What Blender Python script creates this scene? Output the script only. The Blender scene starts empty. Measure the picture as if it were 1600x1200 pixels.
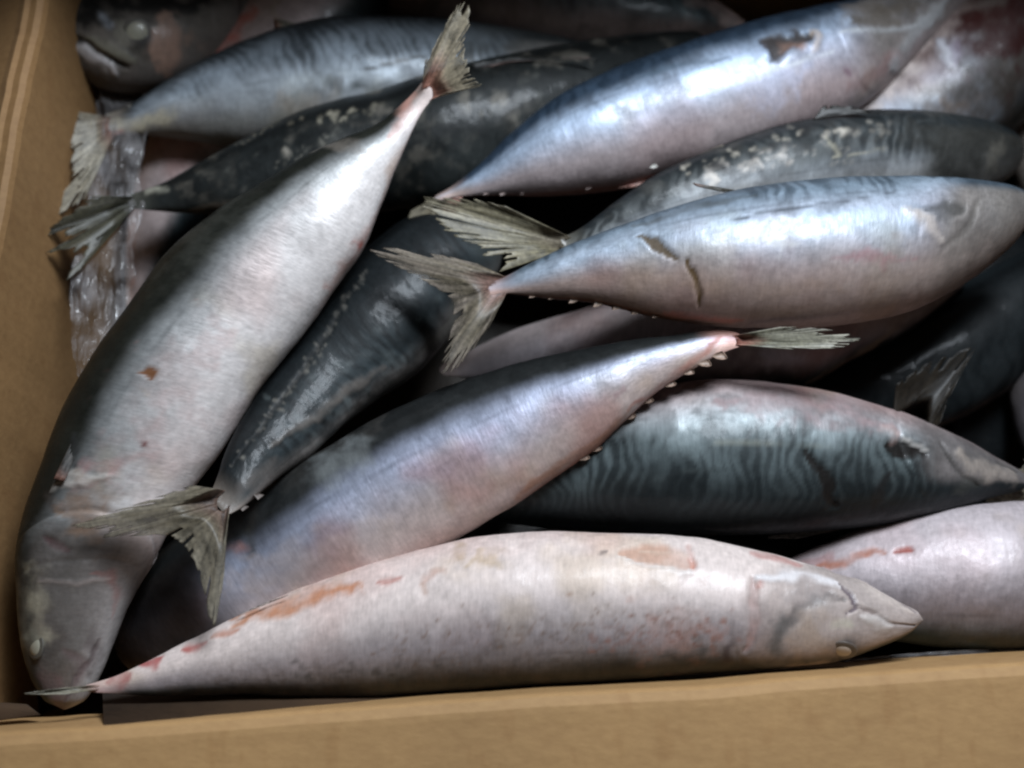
import bpy, bmesh, math, random
import numpy as np
from mathutils import Vector, Matrix

S = bpy.context.scene
COL = S.collection
R = math.radians

# ---------------------------------------------------------------- camera, light, exposure
TILT = R(20.0); FPX = 800 / math.tan(R(22.0)); DIST = 0.50
CAM = np.array([0.0, -math.sin(TILT) * DIST, 0.10 + math.cos(TILT) * DIST])
cd = bpy.data.cameras.new('camera'); cam = bpy.data.objects.new('camera', cd); COL.objects.link(cam)
cam.location = CAM; cam.rotation_euler = (TILT, 0, 0)
cd.sensor_width = 36; cd.lens = 18 / math.tan(R(22.0)); cd.clip_start = 0.01; cd.clip_end = 50
cd.dof.use_dof = True; cd.dof.focus_distance = 0.475; cd.dof.aperture_fstop = 4.5
S.camera = cam
W = bpy.data.worlds.new('World'); S.world = W; W.use_nodes = True
bg = W.node_tree.nodes['Background']; bg.inputs[0].default_value = (0.62, 0.72, 0.85, 1); bg.inputs[1].default_value = 0.012

def area(name, loc, target, sx, sy, power, color):
    l = bpy.data.lights.new(name, 'AREA'); l.shape = 'RECTANGLE'; l.size = sx; l.size_y = sy
    l.energy = power; l.color = color
    o = bpy.data.objects.new(name, l); COL.objects.link(o); o.location = loc
    o.rotation_euler = (Vector(target) - Vector(loc)).to_track_quat('-Z', 'Y').to_euler()
    return o
area('window_light', (0.23, 0.42, 0.86), (-0.04, -0.01, 0.1), 0.38, 0.28, 13.0, (0.83, 0.91, 1.0))
area('fill_light', (-0.50, -0.75, 1.15), (-0.05, -0.05, 0.1), 0.6, 0.6, 0.35, (1.0, 0.80, 0.60))  # weak warm fill lamp, added with no visible source
try:
    S.cycles.pixel_filter_type = 'GAUSSIAN'; S.cycles.filter_width = 2.6
except Exception:
    pass
S.view_settings.view_transform = 'Standard'; S.view_settings.look = 'None'
S.view_settings.exposure = 0.0; S.view_settings.gamma = 1

# ---------------------------------------------------------------- point on the plane at height z seen at a photo pixel
CT, ST = math.cos(TILT), math.sin(TILT)
def P(px, py, z):
    px = np.asarray(px, float); py = np.asarray(py, float); z = np.asarray(z, float)
    x = (px - 800) / FPX; y = (600 - py) / FPX
    dx, dy, dz = x, y * CT + ST, y * ST - CT
    t = (z - CAM[2]) / dz
    return np.stack([CAM[0] + t * dx, CAM[1] + t * dy, CAM[2] + t * dz], -1)
def PIX(p):
    d = p - CAM
    yc = d[..., 1] * CT + d[..., 2] * ST; zc = -d[..., 1] * ST + d[..., 2] * CT
    return 800 + FPX * d[..., 0] / -zc, 600 - FPX * yc / -zc

# ---------------------------------------------------------------- noise
def _h(i, j, k, seed):
    n = (i * 374761393 + j * 668265263 + k * 2147483647 + seed * 1274126177) & 0xffffffff
    n = ((n ^ (n >> 13)) * 1274126177) & 0xffffffff
    return ((n ^ (n >> 16)) & 0xffff) / 65535.0
def vnoise(x, y, z=0.0, seed=0):
    x = np.asarray(x, float); y = np.asarray(y, float); z = np.zeros_like(x) + z
    i, j, k = np.floor(x).astype(np.int64), np.floor(y).astype(np.int64), np.floor(z).astype(np.int64)
    fx, fy, fz = x - i, y - j, z - k
    fx, fy, fz = [f * f * (3 - 2 * f) for f in (fx, fy, fz)]
    r = 0
    for a in (0, 1):
        for b in (0, 1):
            for c in (0, 1):
                r = r + _h(i + a, j + b, k + c, seed) * (fx if a else 1 - fx) * (fy if b else 1 - fy) * (fz if c else 1 - fz)
    return r
def fbm(x, y, z=0.0, seed=0, o=4):
    r = 0; a = 0.5; t = 0
    for q in range(o):
        f = 2.03 ** q
        r = r + a * vnoise(np.asarray(x) * f, np.asarray(y) * f, np.asarray(z) * f, seed + q * 17); t += a; a *= 0.5
    return r / t
def ss(a, b, x):
    t = np.clip((x - a) / (b - a), 0, 1); return t * t * (3 - 2 * t)
def lerp(a, b, t):
    return a + (b - a) * t[..., None]
def crom(pts, n):
    pts = np.asarray(pts, float); d = np.r_[0, np.cumsum(np.linalg.norm(np.diff(pts[:, :2] + (pts[:, 2:4] if pts.shape[1] >= 4 else 0), axis=0), axis=1))]
    d /= d[-1]; t = np.linspace(0, 1, n); i = np.clip(np.searchsorted(d, t, 'right') - 1, 0, len(pts) - 2)
    u = ((t - d[i]) / (d[i + 1] - d[i]))[:, None]
    p = lambda q: pts[np.clip(q, 0, len(pts) - 1)]
    D = lambda q: d[np.clip(q, 0, len(pts) - 1)]
    def tan(q):
        a, b = np.clip(q - 1, 0, len(pts) - 1), np.clip(q + 1, 0, len(pts) - 1)
        return (pts[b] - pts[a]) / (d[b] - d[a])[:, None]
    h = (D(i + 1) - D(i))[:, None]
    m0, m1 = tan(i) * h, tan(i + 1) * h
    return (2*u**3-3*u**2+1)*p(i) + (u**3-2*u**2+u)*m0 + (-2*u**3+3*u**2)*p(i+1) + (u**3-u**2)*m1

# ---------------------------------------------------------------- objects
def mesh_obj(name, V, F, mat, parent=None, col=None, uv=None, smooth=True, colname='skin'):
    me = bpy.data.meshes.new(name)
    V = np.asarray(V, float).copy()
    if parent is not None: V = V - np.array(parent['_w'])
    F = np.asarray(F, int)
    me.vertices.add(len(V)); me.vertices.foreach_set('co', V.astype(np.float32).ravel())
    n = F.shape[1]
    me.loops.add(F.size); me.loops.foreach_set('vertex_index', F.astype(np.int32).ravel())
    me.polygons.add(len(F)); me.polygons.foreach_set('loop_start', np.arange(0, F.size, n, dtype=np.int32))
    me.update(calc_edges=True); me.validate()
    if smooth: me.polygons.foreach_set('use_smooth', np.ones(len(me.polygons), bool))
    if col is not None:
        a = me.color_attributes.new(colname, 'FLOAT_COLOR', 'POINT'); a.data.foreach_set('color', col.astype(np.float32).ravel())
    if uv is not None:
        l = me.uv_layers.new(name='uv'); li = np.empty(len(me.loops), np.int32); me.loops.foreach_get('vertex_index', li)
        l.data.foreach_set('uv', uv[li].astype(np.float32).ravel())
    me.materials.append(mat)
    o = bpy.data.objects.new(name, me); COL.objects.link(o)
    if parent is not None: o.parent = parent
    return o
def thing(name, label, cat, loc, group=None):
    o = bpy.data.objects.new(name, None); COL.objects.link(o); o.location = loc
    o.empty_display_size = 0.02
    o['label'] = label; o['category'] = cat; o['_w'] = [float(q) for q in loc]
    if group: o['group'] = group
    return o
def tag(o, label, cat, group=None):
    o['label'] = label; o['category'] = cat
    if group: o['group'] = group
def grid_faces(n, m, wrap=False):
    i = np.arange(n - 1)[:, None]; j = np.arange(m if wrap else m - 1)[None, :]
    j2 = (j + 1) % m
    return np.stack([i*m + j + 0*j, i*m + j2, (i+1)*m + j2, (i+1)*m + j], -1).reshape(-1, 4)

# ---------------------------------------------------------------- materials
def newmat(name):
    m = bpy.data.materials.new(name); m.use_nodes = True
    nt = m.node_tree; return m, nt, nt.nodes['Principled BSDF']
def N(nt, t, **kw):
    n = nt.nodes.new(t)
    for k, v in kw.items(): setattr(n, k, v)
    return n
def skin_mat():
    m, nt, b = newmat('fish_skin'); L = nt.links.new
    at = N(nt, 'ShaderNodeAttribute', attribute_name='skin')
    uv = N(nt, 'ShaderNodeUVMap', uv_map='uv')
    mp = N(nt, 'ShaderNodeMapping'); mp.inputs['Scale'].default_value = (800, 260, 1); L(uv.outputs[0], mp.inputs[0])
    n1 = N(nt, 'ShaderNodeTexNoise'); n1.inputs['Scale'].default_value = 1.0; n1.inputs['Detail'].default_value = 3; L(mp.outputs[0], n1.inputs['Vector'])
    mp2 = N(nt, 'ShaderNodeMapping'); mp2.inputs['Scale'].default_value = (420, 560, 1); L(uv.outputs[0], mp2.inputs[0])
    n2 = N(nt, 'ShaderNodeTexNoise'); n2.inputs['Scale'].default_value = 1.0; n2.inputs['Detail'].default_value = 4; L(mp2.outputs[0], n2.inputs['Vector'])
    ad = N(nt, 'ShaderNodeMath', operation='ADD'); L(n1.outputs[0], ad.inputs[0]); L(n2.outputs[0], ad.inputs[1])
    mr = N(nt, 'ShaderNodeMapRange'); mr.inputs[1].default_value = 0.6; mr.inputs[2].default_value = 1.4; mr.inputs[3].default_value = 0.84; mr.inputs[4].default_value = 1.15
    L(ad.outputs[0], mr.inputs[0])
    mx = N(nt, 'ShaderNodeVectorMath', operation='SCALE'); L(at.outputs['Color'], mx.inputs[0]); L(mr.outputs[0], mx.inputs['Scale'])
    L(mx.outputs[0], b.inputs['Base Color']); L(at.outputs['Alpha'], b.inputs['Metallic'])
    rr = N(nt, 'ShaderNodeMapRange'); rr.inputs[1].default_value = 0.3; rr.inputs[2].default_value = 0.7; rr.inputs[3].default_value = 0.40; rr.inputs[4].default_value = 0.58
    L(n2.outputs[0], rr.inputs[0]); L(rr.outputs[0], b.inputs['Roughness'])
    b.inputs['Specular IOR Level'].default_value = 0.154
    b.inputs['Coat Weight'].default_value = 0.11; b.inputs['Coat Roughness'].default_value = 0.17
    bp = N(nt, 'ShaderNodeBump'); bp.inputs['Strength'].default_value = 0.28; bp.inputs['Distance'].default_value = 0.0003
    L(ad.outputs[0], bp.inputs['Height']); L(bp.outputs[0], b.inputs['Normal'])
    bp2 = N(nt, 'ShaderNodeBump'); bp2.inputs['Strength'].default_value = 0.4; bp2.inputs['Distance'].default_value = 0.0006
    mp3 = N(nt, 'ShaderNodeMapping'); mp3.inputs['Scale'].default_value = (260, 300, 1); L(uv.outputs[0], mp3.inputs[0])
    n3 = N(nt, 'ShaderNodeTexNoise'); n3.inputs['Scale'].default_value = 1; L(mp3.outputs[0], n3.inputs['Vector']); L(n3.outputs[0], bp2.inputs['Height'])
    L(bp2.outputs[0], b.inputs['Coat Normal'])
    return m
SKIN = skin_mat()
def fin_mat():
    m, nt, b = newmat('fin_membrane'); L = nt.links.new
    at = N(nt, 'ShaderNodeAttribute', attribute_name='skin')
    tc = N(nt, 'ShaderNodeTexCoord'); n = N(nt, 'ShaderNodeTexNoise'); n.inputs['Scale'].default_value = 700; L(tc.outputs['Object'], n.inputs['Vector'])
    mr = N(nt, 'ShaderNodeMapRange'); mr.inputs[1].default_value = 0.3; mr.inputs[2].default_value = 0.7; mr.inputs[3].default_value = 0.7; mr.inputs[4].default_value = 1.25; L(n.outputs[0], mr.inputs[0])
    mx = N(nt, 'ShaderNodeVectorMath', operation='SCALE'); L(at.outputs['Color'], mx.inputs[0]); L(mr.outputs[0], mx.inputs['Scale'])
    L(mx.outputs[0], b.inputs['Base Color']); b.inputs['Roughness'].default_value = 0.5; b.inputs['Specular IOR Level'].default_value = 0.3
    b.inputs['Coat Weight'].default_value = 0.10; b.inputs['Coat Roughness'].default_value = 0.3
    tr = N(nt, 'ShaderNodeBsdfTransparent'); ms = N(nt, 'ShaderNodeMixShader')
    L(at.outputs['Alpha'], ms.inputs[0]); L(tr.outputs[0], ms.inputs[1]); L(b.outputs[0], ms.inputs[2])
    L(ms.outputs[0], nt.nodes['Material Output'].inputs['Surface'])
    return m
FIN = fin_mat()
def simple_mat(name, col, rough=0.4, coat=0.0, bump=0.0, scale=300, var=0.2):
    m, nt, b = newmat(name); L = nt.links.new
    tc = N(nt, 'ShaderNodeTexCoord'); n = N(nt, 'ShaderNodeTexNoise'); n.inputs['Scale'].default_value = scale; n.inputs['Detail'].default_value = 4
    L(tc.outputs['Object'], n.inputs['Vector'])
    cr = N(nt, 'ShaderNodeMix', data_type='RGBA'); cr.inputs['A'].default_value = tuple(c * (1 - var) for c in col) + (1,); cr.inputs['B'].default_value = tuple(min(1, c * (1 + var)) for c in col) + (1,)
    L(n.outputs[0], cr.inputs['Factor']); L(cr.outputs['Result'], b.inputs['Base Color'])
    b.inputs['Roughness'].default_value = rough; b.inputs['Coat Weight'].default_value = coat; b.inputs['Coat Roughness'].default_value = 0.1
    if bump:
        bp = N(nt, 'ShaderNodeBump'); bp.inputs['Distance'].default_value = bump; bp.inputs['Strength'].default_value = 0.6; L(n.outputs[0], bp.inputs['Height']); L(bp.outputs[0], b.inputs['Normal'])
    return m
EYE_RING = simple_mat('eye_ring', (0.085, 0.078, 0.064), 0.55, 0.0)
EYE_LENS = simple_mat('cloudy_eye', (0.30, 0.29, 0.23), 0.35, 0.2)
EYE_LENS_GREY = simple_mat('cloudy_eye_grey', (0.40, 0.34, 0.29), 0.3, 0.7)
def card_mat():
    m, nt, b = newmat('cardboard'); L = nt.links.new
    tc = N(nt, 'ShaderNodeTexCoord')
    mp = N(nt, 'ShaderNodeMapping'); mp.inputs['Scale'].default_value = (160, 340, 260); mp.inputs['Rotation'].default_value = (0, 0, R(5)); L(tc.outputs['Object'], mp.inputs[0])
    n1 = N(nt, 'ShaderNodeTexNoise'); n1.inputs['Scale'].default_value = 1.0; n1.inputs['Detail'].default_value = 5; n1.inputs['Roughness'].default_value = 0.65; L(mp.outputs[0], n1.inputs['Vector'])
    n2 = N(nt, 'ShaderNodeTexNoise'); n2.inputs['Scale'].default_value = 9.0; n2.inputs['Detail'].default_value = 3; L(tc.outputs['Object'], n2.inputs['Vector'])
    # faint short flute marks
    mp2 = N(nt, 'ShaderNodeMapping'); mp2.inputs['Scale'].default_value = (150, 60, 60); mp2.inputs['Rotation'].default_value = (0, 0, R(52)); L(tc.outputs['Object'], mp2.inputs[0])
    n3 = N(nt, 'ShaderNodeTexNoise'); n3.inputs['Scale'].default_value = 1.0; n3.inputs['Detail'].default_value = 2; L(mp2.outputs[0], n3.inputs['Vector'])
    rp = N(nt, 'ShaderNodeValToRGB'); rp.color_ramp.elements[0].position = 0.30; rp.color_ramp.elements[0].color = (0.93, 0.90, 0.87, 1); rp.color_ramp.elements[1].position = 0.42; rp.color_ramp.elements[1].color = (1, 1, 1, 1)
    L(n3.outputs[0], rp.inputs[0])
    c1 = N(nt, 'ShaderNodeMix', data_type='RGBA'); c1.inputs['A'].default_value = (0.30, 0.165, 0.064, 1); c1.inputs['B'].default_value = (0.45, 0.27, 0.112, 1); L(n1.outputs[0], c1.inputs['Factor'])
    r2 = N(nt, 'ShaderNodeMapRange'); r2.inputs[1].default_value = 0.35; r2.inputs[2].default_value = 0.65; r2.inputs[3].default_value = 0.90; r2.inputs[4].default_value = 1.07; L(n2.outputs[0], r2.inputs[0])
    v = N(nt, 'ShaderNodeVectorMath', operation='SCALE'); L(c1.outputs['Result'], v.inputs[0]); L(r2.outputs[0], v.inputs['Scale'])
    v2 = N(nt, 'ShaderNodeVectorMath', operation='MULTIPLY'); L(v.outputs[0], v2.inputs[0]); L(rp.outputs[0], v2.inputs[1])
    L(v2.outputs[0], b.inputs['Base Color']); b.inputs['Roughness'].default_value = 0.72
    bp = N(nt, 'ShaderNodeBump'); bp.inputs['Distance'].default_value = 0.0004; bp.inputs['Strength'].default_value = 0.5; L(n1.outputs[0], bp.inputs['Height']); L(bp.outputs[0], b.inputs['Normal'])
    return m
CARD = card_mat()
CARD_DIM = card_mat(); CARD_DIM.name = 'shaded_cardboard'  # darker cardboard copy; dimness of the left side put into the colour
for n_ in CARD_DIM.node_tree.nodes:
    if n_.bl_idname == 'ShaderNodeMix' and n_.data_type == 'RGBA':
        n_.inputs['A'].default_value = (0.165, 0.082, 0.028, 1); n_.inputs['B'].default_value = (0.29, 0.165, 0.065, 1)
CARD_SHADE = simple_mat('deep_shade_cardboard', (0.050, 0.026, 0.011), 0.95, 0.0, 0.0005, 120)  # dark board colour; shadow on the inner flap and corner painted in
def film_mat():
    m, nt, b = newmat('clear_film'); L = nt.links.new
    out = nt.nodes['Material Output']
    tr = N(nt, 'ShaderNodeBsdfTransparent'); tr.inputs[0].default_value = (0.93, 0.93, 0.94, 1)
    b.inputs['Base Color'].default_value = (0.42, 0.40, 0.40, 1); b.inputs['Roughness'].default_value = 0.12; b.inputs['Specular IOR Level'].default_value = 1.0
    tc = N(nt, 'ShaderNodeTexCoord'); n = N(nt, 'ShaderNodeTexNoise'); n.inputs['Scale'].default_value = 90; n.inputs['Detail'].default_value = 3; L(tc.outputs['Object'], n.inputs['Vector'])
    mr = N(nt, 'ShaderNodeMapRange'); mr.inputs[1].default_value = 0.35; mr.inputs[2].default_value = 0.7; mr.inputs[3].default_value = 0.06; mr.inputs[4].default_value = 0.42; L(n.outputs[0], mr.inputs[0])
    ms = N(nt, 'ShaderNodeMixShader'); L(mr.outputs[0], ms.inputs[0]); L(tr.outputs[0], ms.inputs[1]); L(b.outputs[0], ms.inputs[2]); L(ms.outputs[0], out.inputs['Surface'])
    bp = N(nt, 'ShaderNodeBump'); bp.inputs['Distance'].default_value = 0.0009; L(n.outputs[0], bp.inputs['Height']); L(bp.outputs[0], b.inputs['Normal'])
    return m
FILM = film_mat()

# ---------------------------------------------------------------- cardboard box
G = simple_mat('floor_concrete', (0.16, 0.15, 0.14), 0.85, 0, 0.002, 40)
g = mesh_obj('ground', [(-6, -6, -0.004), (6, -6, -0.004), (6, 6, -0.004), (-6, 6, -0.004)], [(0, 1, 2, 3)], G); g['kind'] = 'structure'
ZR = 0.128
r0 = P(0, 1143, ZR); r1 = P(1600, 1036, ZR); ds = (r1 - r0) / np.linalg.norm(r1 - r0)
l0 = P(72, 0, ZR); l1 = P(8, 330, ZR); dl = (l0 - l1) / np.linalg.norm(l0 - l1)
def isect(p, d, q, e):
    A = np.array([[d[0], -e[0]], [d[1], -e[1]]]); t = np.linalg.solve(A, (q - p)[:2]); return p + d * t[0]
c_sw = isect(r0, ds, l0, dl); c_nw = c_sw + dl * 0.345; c_se = c_sw + ds * 0.475; c_ne = c_nw + ds * 0.475
box = thing('cardboard_box', 'open brown cardboard carton holding the heap of fish, two flaps out, two raised for shade', 'box', (float((c_sw + c_ne)[0] / 2), float((c_sw + c_ne)[1] / 2), 0))
def panel(name, a, b, prof, out, wav=0.0006, n=90, seed=1, trim=0.0, mat=None):
    """sweep a profile [(outwards, z)] from a to b; prof traced as a closed loop so the board has thickness"""
    a = a.copy(); b = b.copy(); d = (b - a) / np.linalg.norm(b - a); a = a + d * trim; b = b - d * trim
    t = np.linspace(0, 1, n); prof = np.array(prof, float); m = len(prof)
    base = a[None] + (b - a)[None] * t[:, None]
    V = np.zeros((n, m, 3))
    w = (fbm(t * 7, t * 0, 0, seed) - .5)[:, None] * 2
    for k in range(3):
        V[:, :, k] = base[:, None, k] + out[k] * prof[None, :, 0]
    V[:, :, 2] = prof[None, :, 1] + w * wav * 2
    V[:, :, 0] += w * wav * 2 * out[0]; V[:, :, 1] += w * wav * 2 * out[1]
    F = grid_faces(n, m, wrap=True)
    V = V.reshape(-1, 3)
    cap = []
    V = np.vstack([V, V[:m].mean(0), V[-m:].mean(0)])
    for j in range(m):
        cap.append((n*m, j, (j+1) % m, n*m)); cap.append((n*m+1, (n-1)*m + (j+1) % m, (n-1)*m + j, n*m+1))
    me_f = [tuple(f) for f in F] + [c[:3] for c in cap]
    me = bpy.data.meshes.new(name); me.from_pydata([tuple(v - np.array(box['_w'])) for v in V], [], me_f); me.update()
    o = bpy.data.objects.new(name, me); COL.objects.link(o); o.parent = box; me.materials.append(mat or CARD)
    bm = bmesh.new(); bm.from_mesh(me); bmesh.ops.recalc_face_normals(bm, faces=bm.faces); bm.to_mesh(me); bm.free()
    return o
ox = np.array([ds[1], -ds[0], 0]); oy = np.array([-dl[1], dl[0], 0])
if oy[0] > 0: oy = -oy
if ox[1] > 0: ox = -ox
T = 0.0038
wallS = [(0, ZR - .002), (-.010, ZR - .05), (-.012, 0.004), (-.012 + T, 0.004), (-.010 + T, ZR - .05), (T, ZR - .003)]
flapS = [(-.0006, ZR - .0015), (0.0002, ZR + .0004), (.0012, ZR + .0016), (.0045, ZR + .0022), (.0066, ZR + .0019), (.0105, ZR + .0011), (.09, ZR - .014), (.15, ZR - .030), (.15, ZR - .034), (.09, ZR - .018), (.0085, ZR - .0044), (.004, ZR - .003)]
panel('wall_panel', c_sw, c_se, wallS, ox, seed=4, trim=0.004)
fs = panel('flap', c_sw, c_se, flapS, ox, seed=4, trim=0.004)
wallW = [(0, ZR - .002), (-.004, ZR - .04), (-.010, 0.004), (-.010 + T, 0.004), (-.004 + T, ZR - .04), (T, ZR - .003)]
flapW = [(-.0006, ZR - .0015), (0.0005, ZR + .0012), (.003, ZR + .0020), (.0062, ZR + .0006), (.0085, ZR + .0010), (.012, ZR - .002), (.10, ZR - .06), (.10, ZR - .064), (.012, ZR - .006), (.0085, ZR - .004), (.004, ZR - .003)]
panel('wall_panel', c_sw, c_nw, wallW, oy, wav=.0009, seed=8, trim=0.004, mat=CARD_DIM)
panel('flap', c_sw, c_nw, flapW, oy, wav=.0009, seed=8, trim=0.004, mat=CARD_DIM)
wallN = [(0, ZR), (-.004, 0.004), (-.004 + T, 0.004), (T, ZR)]
panel('wall_panel', c_nw, c_ne, wallN, -ox, seed=9)
shadeFlapN = [(0, ZR + .001), (-.008, ZR + .13), (-.0045, ZR + .13), (.004, ZR)]  # unseen north flap, added upright to shade the top row
panel('flap', c_nw, c_ne, shadeFlapN, -ox, seed=10, trim=0.005)
panel('wall_panel', c_se, c_ne, wallN, -oy, seed=11, trim=0.004)
shadeFlapE = [(0, ZR + .001), (-.045, ZR + .11), (-.0415, ZR + .112), (.004, ZR)]  # unseen east flap, leaned inward to shade the right side
panel('flap', c_se, c_ne, shadeFlapE, -oy, seed=12, trim=0.005)
fl = [c_sw + ox * .02 + oy * .02, c_se + ox * .02 - oy * .02, c_ne - ox * .02 - oy * .02, c_nw - ox * .02 + oy * .02]
fl = [np.array([p[0], p[1], 0.003]) for p in fl]
FLOOR_SHADE = simple_mat('gap_shade_cardboard', (0.030, 0.022, 0.015), 0.35, 0.2, 0.001, 60)  # floor painted near black so the gaps in the pile read as shade
mesh_obj('floor_panel', fl, [(0, 1, 2, 3)], FLOOR_SHADE, box, smooth=False)
def board(name, pts, t=.003, mat=None):
    a = P([p[0] for p in pts], [p[1] for p in pts], [p[2] for p in pts]); b = a - np.array([0, 0, t])
    return mesh_obj(name, np.vstack([a, b]), [(0,1,2,3), (7,6,5,4), (0,4,5,1), (1,5,6,2), (2,6,7,3), (3,7,4,0)], mat or CARD, box, smooth=False)
board('inner_flap', [(160,1076,.080), (700,1068,.080), (700,1112,.118), (162,1134,.120)], mat=CARD_SHADE)
board('corner_tab', [(-90,1092,.104), (40,1100,.096), (60,1116,.100), (-60,1132,.108)], mat=CARD_SHADE)

# ---------------------------------------------------------------- fish
BACK = np.array([.010, .013, .0145]); BACKL = np.array([.085, .115, .125]); FLANK = np.array([.38, .42, .49]); BELLY = np.array([.50, .43, .42])
GROUP = 'mackerel heaped in the carton'
def pdist(px, py, poly):
    best = np.full(px.shape, 1e9); tt = np.zeros(px.shape); n = len(poly) - 1
    if n == 0: return np.hypot(px - poly[0][0], py - poly[0][1]), tt
    for i in range(n):
        ax, ay = poly[i]; bx, by = poly[i + 1]; dx, dy = bx - ax, by - ay
        t = np.clip(((px - ax) * dx + (py - ay) * dy) / (dx * dx + dy * dy + 1e-9), 0, 1)
        d = np.hypot(px - ax - t * dx, py - ay - t * dy); m = d < best
        best = np.where(m, d, best); tt = np.where(m, (i + t) / n, tt)
    return best, tt
class Fish: pass
def dots(poly, n, spread, w, colr, al, seed, dz=0):
    rd = random.Random(seed); out = []; segs = [math.dist(poly[i], poly[i+1]) for i in range(len(poly) - 1)]
    for i in range(n):
        t = rd.random() * sum(segs); k = 0
        while k < len(segs) - 1 and t > segs[k]: t -= segs[k]; k += 1
        u = t / segs[k]; a, b = poly[k], poly[k+1]
        x = a[0] + (b[0]-a[0])*u + rd.gauss(0, spread); y = a[1] + (b[1]-a[1])*u + rd.gauss(0, spread)
        l = w * rd.uniform(.5, 1.5); an = rd.uniform(-.6, .6)
        out.append(([(x, y), (x + l*math.cos(an), y + l*math.sin(an))], w * rd.uniform(.5, 1.1), colr, al * rd.uniform(.5, 1), dz, .7, 1.2))
    return out
def fish(label, st, z, phid, vb=.32, ratio=.74, NS=300, NR=120, seed=1, back=BACK, backl=BACKL, flank=FLANK, belly=BELLY,
         ns=26, stripe=1.0, speck=0.0, pink=.5, head=.22, headc=(.20, .185, .17), gill=True, marks=(), mottle=0.0, red=.5, stock=(.40, .29, .24), metal=1.0, warm=0.0, bumpy=1.0, flat=0.0, part_label=None, rake=0.0, vbh=None, gk=.5, wig=1.0, dk=1.0):
    st = np.array(st, float)
    q = crom(st, NS); s = np.linspace(0, 1, NS)
    z = np.array(z, float); zs = np.interp(s, np.linspace(0, 1, len(z)), z)
    k = np.hanning(41); k /= k.sum(); zs = np.convolve(np.pad(zs, 20, 'edge'), k, 'valid')
    A = P(q[:, 0], q[:, 1], zs); B = P(q[:, 2], q[:, 3], zs)
    c = (A + B) / 2; u = (A - B) / 2; tg = np.gradient(c, axis=0); tg /= np.linalg.norm(tg, axis=1)[:, None]
    n = np.cross(tg, u); n /= np.linalg.norm(n, axis=1)[:, None]; n *= np.where(n[:, 2] < 0, -1, 1)[:, None]
    a = np.linalg.norm(u, axis=1)
    rt = ratio * (1 - .35 * ss(.86, .97, s)) * (1 - .82 * ss(.93, .99, s))
    phi = np.linspace(0, 2 * np.pi, NR, endpoint=False)
    Sg, PH = np.meshgrid(s, phi, indexing='ij')
    cp, sp = np.cos(PH), np.sin(PH)
    e = 1 - .10 * flat
    cpx = np.sign(cp) * np.abs(cp) ** e
    V = c[:, None] + u[:, None] * cpx[..., None] + (n * (a * rt)[:, None])[:, None] * sp[..., None]
    # end rounding
    for idx in range(4):
        f = [0.05, .55, .80, .94][idx]
        V[idx] = c[idx] + (V[idx] - c[idx]) * f; V[-1 - idx] = c[-1 - idx] + (V[-1 - idx] - c[-1 - idx]) * (.45, .8, .95, 1)[idx]
    arc = np.r_[0, np.cumsum(np.linalg.norm(np.diff(c, axis=0), axis=1))]; Ln = arc[-1]
    pd = R(phid) if np.isscalar(phid) else R(1) * np.interp(s, np.linspace(0, 1, len(phid)), phid)[:, None]
    dv = (PH - pd + np.pi) % (2 * np.pi) - np.pi; v = np.abs(dv) / np.pi
    nrm = V - c[:, None]; nl = np.linalg.norm(nrm, axis=2)[..., None] + 1e-9; nrm = nrm / nl
    X, Y, Z = V[..., 0], V[..., 1], V[..., 2]
    nf = lambda f, o=4, sd=0: fbm(X * f, Y * f, Z * f, seed * 31 + sd, o)
    # relief
    fade = ss(0, .06, Sg) * ss(1, .9, Sg)
    disp = ((nf(30, 3, 1) - .5) * .0022 + (nf(140, 3, 2) - .5) * .0004) * fade * bumpy
    sg = head + .062 * np.sin(np.clip((v - .08) / .92, 0, 1) * np.pi) ** .8 - .045 + .006 * (nf(60, 2, 30) - .5)
    if gill:
        hd = ss(sg - .0025, sg + .0025, Sg)
        lid = ss(.10, .22, v)
        disp = disp + .0011 * gk * (1 - hd) * ss(sg - .05, sg, Sg) * lid
        disp = disp - .0010 * gk * np.exp(-((Sg - sg - .003) / .004) ** 2) * lid
        s2 = sg - .055 + .01 * np.cos(v * 7)
        disp = disp - .0005 * gk * np.exp(-((Sg - s2) / .003) ** 2) * lid
    # ---- colour
    w1, w2 = nf(24, 4, 3), nf(75, 4, 4)
    fine = nf(300, 2, 5)
    sw = Sg * ns * 2 * np.pi + 11.0 * (nf(46, 3, 6) - .5) * 2 + 5.0 * (nf(110, 2, 7) - .5) + wig * np.sin(v * 19 + 6 * w1) + rake * v * 10
    th_ = .75 - 1.45 * np.clip(v / vb, 0, 1.15); strp = ss(th_ - .8, th_ + .8, np.sin(sw) + 2.3 * (w2 - .5) * 2); strp = strp * (.55 + .45 * ss(.35, .6, nf(55, 3, 8))) + .25 * (1 - ss(.3, .5, nf(70, 3, 18)))
    vb_ = vb if vbh is None else vbh + (vb - vbh) * ss(head * .6, head * 1.3, Sg)
    inb = ss(vb_ + .11, vb_ - .07, v + .16 * (w1 - .5) + .05 * (w2 - .5))
    bsh = ss(.0, vb_ + .02, v)          # towards the flank the pale gaps widen
    bc = lerp(np.broadcast_to(back, v.shape + (3,)), np.broadcast_to(backl, v.shape + (3,)), np.clip((strp * stripe + (1 - stripe) * w2) * (.06 + .94 * bsh ** 1.6), 0, 1))
    fc = lerp(np.broadcast_to(flank, v.shape + (3,)), np.broadcast_to(belly, v.shape + (3,)), ss(.42, .72, v + .2 * (w1 - .5)))
    fc = fc * (1 - .30 * stripe * ss(vb_ + .16, vb_, v) * (1 - strp))[..., None]
    c3 = lerp(fc, bc, inb)
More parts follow.
